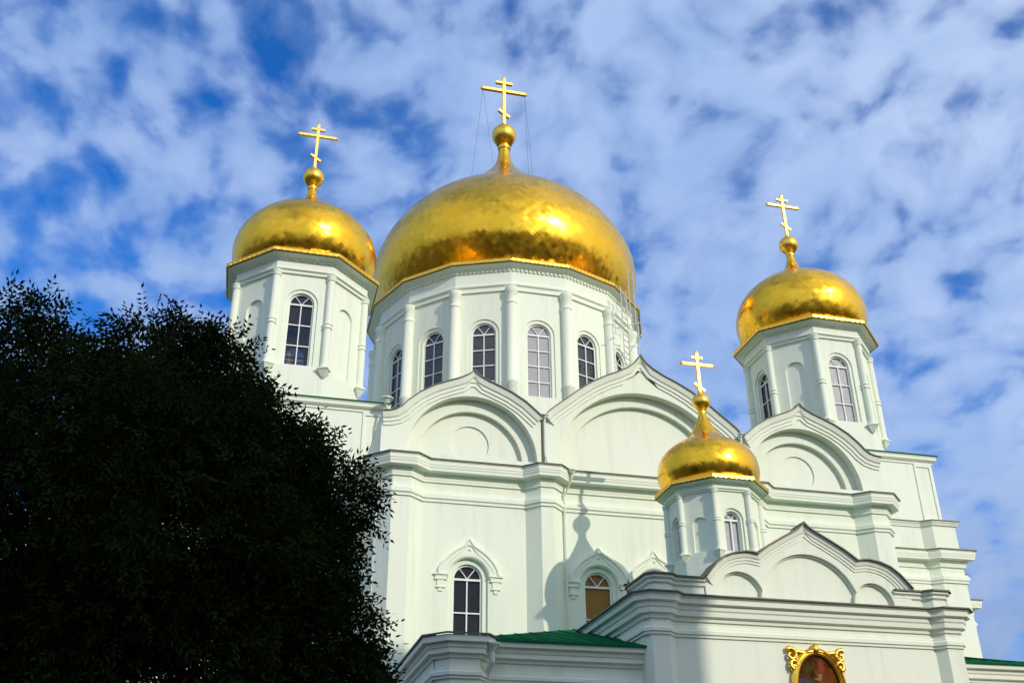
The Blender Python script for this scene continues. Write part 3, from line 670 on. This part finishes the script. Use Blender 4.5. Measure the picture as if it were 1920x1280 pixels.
# ------------------------------------------------------------------ scaffold hanging on the big drum
SA = R(-47)
sb = (8.75*math.cos(SA), CY+8.75*math.sin(SA))
SC = empty('scaffold', (sb[0], sb[1], 26.0))
tag(SC, 'thin pale ladder and braces hung on the big drum below its gold dome', 'scaffold')
tx, ty = -math.sin(SA), math.cos(SA); nx, ny = math.cos(SA), math.sin(SA)
S_ = lambda a, d, z: (sb[0]+tx*a+nx*d, sb[1]+ty*a+ny*d, z)
def slk(o): o.matrix_parent_inverse = Matrix.Translation((-sb[0], -sb[1], -26.0)); return o
for a0, z0, z1 in ((-.15, 29.6, 33.0), (-1.25, 26.2, 31.2)):
    l = M()
    for a in (-.32, .32): l.tube(S_(a0+a, 0, z0), S_(a0+a, 0, z1), .028, 6)
    k = z0+.2
    while k < z1: l.tube(S_(a0-.32, 0, k), S_(a0+.32, 0, k), .022, 5); k += .36
    slk(l.build('ladder', STEEL, SC))
br = M()
for a, b in ((S_(-2.1, -.1, 28.3), S_(-.1, .5, 29.4)), (S_(-1.2, 0, 27.0), S_(.3, .5, 29.2)), (S_(-.2, 0, 27.0), S_(1.1, .4, 28.8)), (S_(-.2, .3, 29.4), S_(-.2, .2, 26.0)), (S_(-.47, 0, 29.6), S_(-.9, -.2, 31.2))): br.tube(a, b, .03, 6)
slk(br.build('brace', STEEL, SC))

# ------------------------------------------------------------------ bell tower behind the viewer: its shadow lies on porch and tree
BT = empty('bell_tower', (7, -63, 0)); tag(BT, 'tall square bell tower across the square, opposite the porch', 'bell tower')
b = M(); b.box(-2.6, -69, 0, 16.5, -57, 33.0); o = b.build('tower_wall', TOWERM, BT); o.matrix_parent_inverse = Matrix.Translation((-7, 63, 0))
c = M(); c.sweep([(-2.6, -69), (16.5, -69), (16.5, -57), (-2.6, -57)], [(-.1, 32.3), (.0, 32.3), (.0, 33.1), (-6.0, 36.5)], XY, True); o = c.build('tower_roof', GREEN, BT); o.matrix_parent_inverse = Matrix.Translation((-7, 63, 0))

# ------------------------------------------------------------------ tree
def leaf_crown(lobes, nspr, seed, ll=.108):
    g = np.random.default_rng(seed); V = []; 
    L = np.array(lobes)
    big = L[g.choice(len(L), 150, p=L[:, 3]**2/np.sum(L[:, 3]**2))]; dd = g.normal(size=(150, 3)); dd /= np.linalg.norm(dd, axis=1)[:, None]
    L = np.concatenate([L, np.column_stack([big[:, :3]+dd*big[:, 3:4]*g.uniform(.86, 1.04, (150, 1)), g.uniform(.26, .52, 150)])]); wgt = L[:, 3]**1.9; wgt /= wgt.sum()
    idx = g.choice(len(L), nspr, p=wgt); d = g.normal(size=(nspr, 3)); d /= np.linalg.norm(d, axis=1)[:, None]
    rad = (g.uniform(.12, 1.0, nspr)**.42)*L[idx, 3]*(1+.06*g.normal(size=nspr))
    base = L[idx, :3]+d*rad[:, None]*np.array([1, 1, .95])
    # uneven outline: drop sprigs where a coarse noise is low
    ph = np.sin(base[:, 0]*2.3+1)+np.sin(base[:, 1]*2.9+2)+np.sin(base[:, 2]*2.6+.5)
    keep = ph > -1.5+1.0*(rad/L[idx, 3] < .8)*-1
    base = base[keep]; d = d[keep]; n = len(base)
    ax = d*.8+g.normal(size=(n, 3))*.55+np.array([0, 0, -.35]); ax /= np.linalg.norm(ax, axis=1)[:, None]
    s1 = np.cross(ax, g.normal(size=(n, 3))); s1 /= np.linalg.norm(s1, axis=1)[:, None]
    quads = []
    for j in range(9):
        tpos = (j//2)/4.0; side = -1 if j % 2 else 1
        o = base+ax*(tpos*.34)
        dirn = ax*(.55 if j < 8 else 1)+s1*(side*(.85 if j < 8 else 0))+g.normal(size=(n, 3))*.22+np.array([0, 0, -.18])
        dirn /= np.linalg.norm(dirn, axis=1)[:, None]
        wd = np.cross(dirn, np.cross(ax, s1)+g.normal(size=(n, 3))*.35); wd /= np.linalg.norm(wd, axis=1)[:, None]
        le = ll*g.uniform(.75, 1.25, n)[:, None]; wi = le*.19
        quads.append(np.stack([o, o+dirn*le*.45+wd*wi, o+dirn*le, o+dirn*le*.45-wd*wi], 1))
    return np.concatenate(quads).reshape(-1, 3)
def mesh_quads(name, V, mat, parent):
    n = len(V)//4; me = bpy.data.meshes.new(name); me.vertices.add(len(V)); me.vertices.foreach_set('co', V.astype(np.float32).ravel())
    me.loops.add(n*4); me.loops.foreach_set('vertex_index', np.arange(n*4, dtype=np.int32))
    me.polygons.add(n); me.polygons.foreach_set('loop_start', np.arange(0, n*4, 4, dtype=np.int32))
    me.materials.append(mat); me.update(calc_edges=True); me.validate()
    o = bpy.data.objects.new(name, me); col.objects.link(o); o.parent = parent; return o
TX, TY = -16.2, -25.2
lobes = [(-17.7, -25, 9.1, 1.1), (-16.55, -24.6, 8.55, 1.2), (-15.2, -25, 9.05, 1.12), (-14.45, -24.7, 8.85, 1.0), (-13.95, -25, 8.1, .98), (-13.05, -25, 7.5, 1.0), (-12.45, -25.1, 7.0, 1.0),
         (-12.75, -25.4, 6.0, 1.05), (-12.35, -25.0, 4.9, 1.05), (-12.15, -25, 3.95, 1.05), (-12.9, -24.8, 2.9, 1.3), (-16.0, -25.6, 6.6, 2.5), (-14.3, -25.4, 6.4, 1.9), (-18.6, -25.2, 7.3, 1.8), (-19.4, -25.5, 5.8, 2.0),
         (-15.0, -25.3, 4.2, 2.2), (-17.8, -25.4, 4.4, 2.3), (-13.6, -25.2, 4.6, 1.5), (-15.8, -24.4, 7.9, 1.5), (-16.5, -25, 2.6, 2.0), (-20.4, -25.2, 6.2, 1.5)]
TR = empty('tree', (TX, TY, 0)); tag(TR, 'dark leafy broadleaf tree in shadow left of the church', 'tree')
rel = [(x-TX, y-TY, z, r) for x, y, z, r in lobes]
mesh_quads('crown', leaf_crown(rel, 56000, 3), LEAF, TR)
tk = M(); tk.tube((0, 0, 0), (.1, 0, 2.2), .34, 12, .26); tk.tube((.1, 0, 2.2), (.2, -.1, 5.0), .26, 12, .15); tk.tube((.2, -.1, 5), (.3, .1, 8.4), .15, 10, .05)
for x, y, z, r in rel:
    s = Vector((.1+.1*z/6, 0, max(1.8, z*.55))); e = Vector((x, y, z)); md = s.lerp(e, .55)+Vector((0, 0, .25)); tk.tube(s, md, .09, 8, .055); tk.tube(md, e, .055, 7, .018)
tk.build('trunk', BARK, TR, True, 60)

far = [(-46, -48), (-41, -60), (-33, -70), (-22, -78), (-12, -82), (30, -56), (38, -64), (27, -72), (46, -50), (54, -40), (62, -28), (-56, -36), (-64, -22), (24, -88), (34, -84)]  # unseen trees added behind the viewer, a dark band for the domes to reflect
for i, (x, y) in enumerate(far):
    k = (1.25, 1.4, 1.15, 1.5)[i % 4]
    c = dup(TR, None); c.location = (x, y, 0); c.rotation_euler = (0, 0, R(47*i)); c.scale = (k, k, k)
    c['label'] = 'unseen leafy tree added for the domes to reflect'; c['group'] = 'added trees for dome reflections'
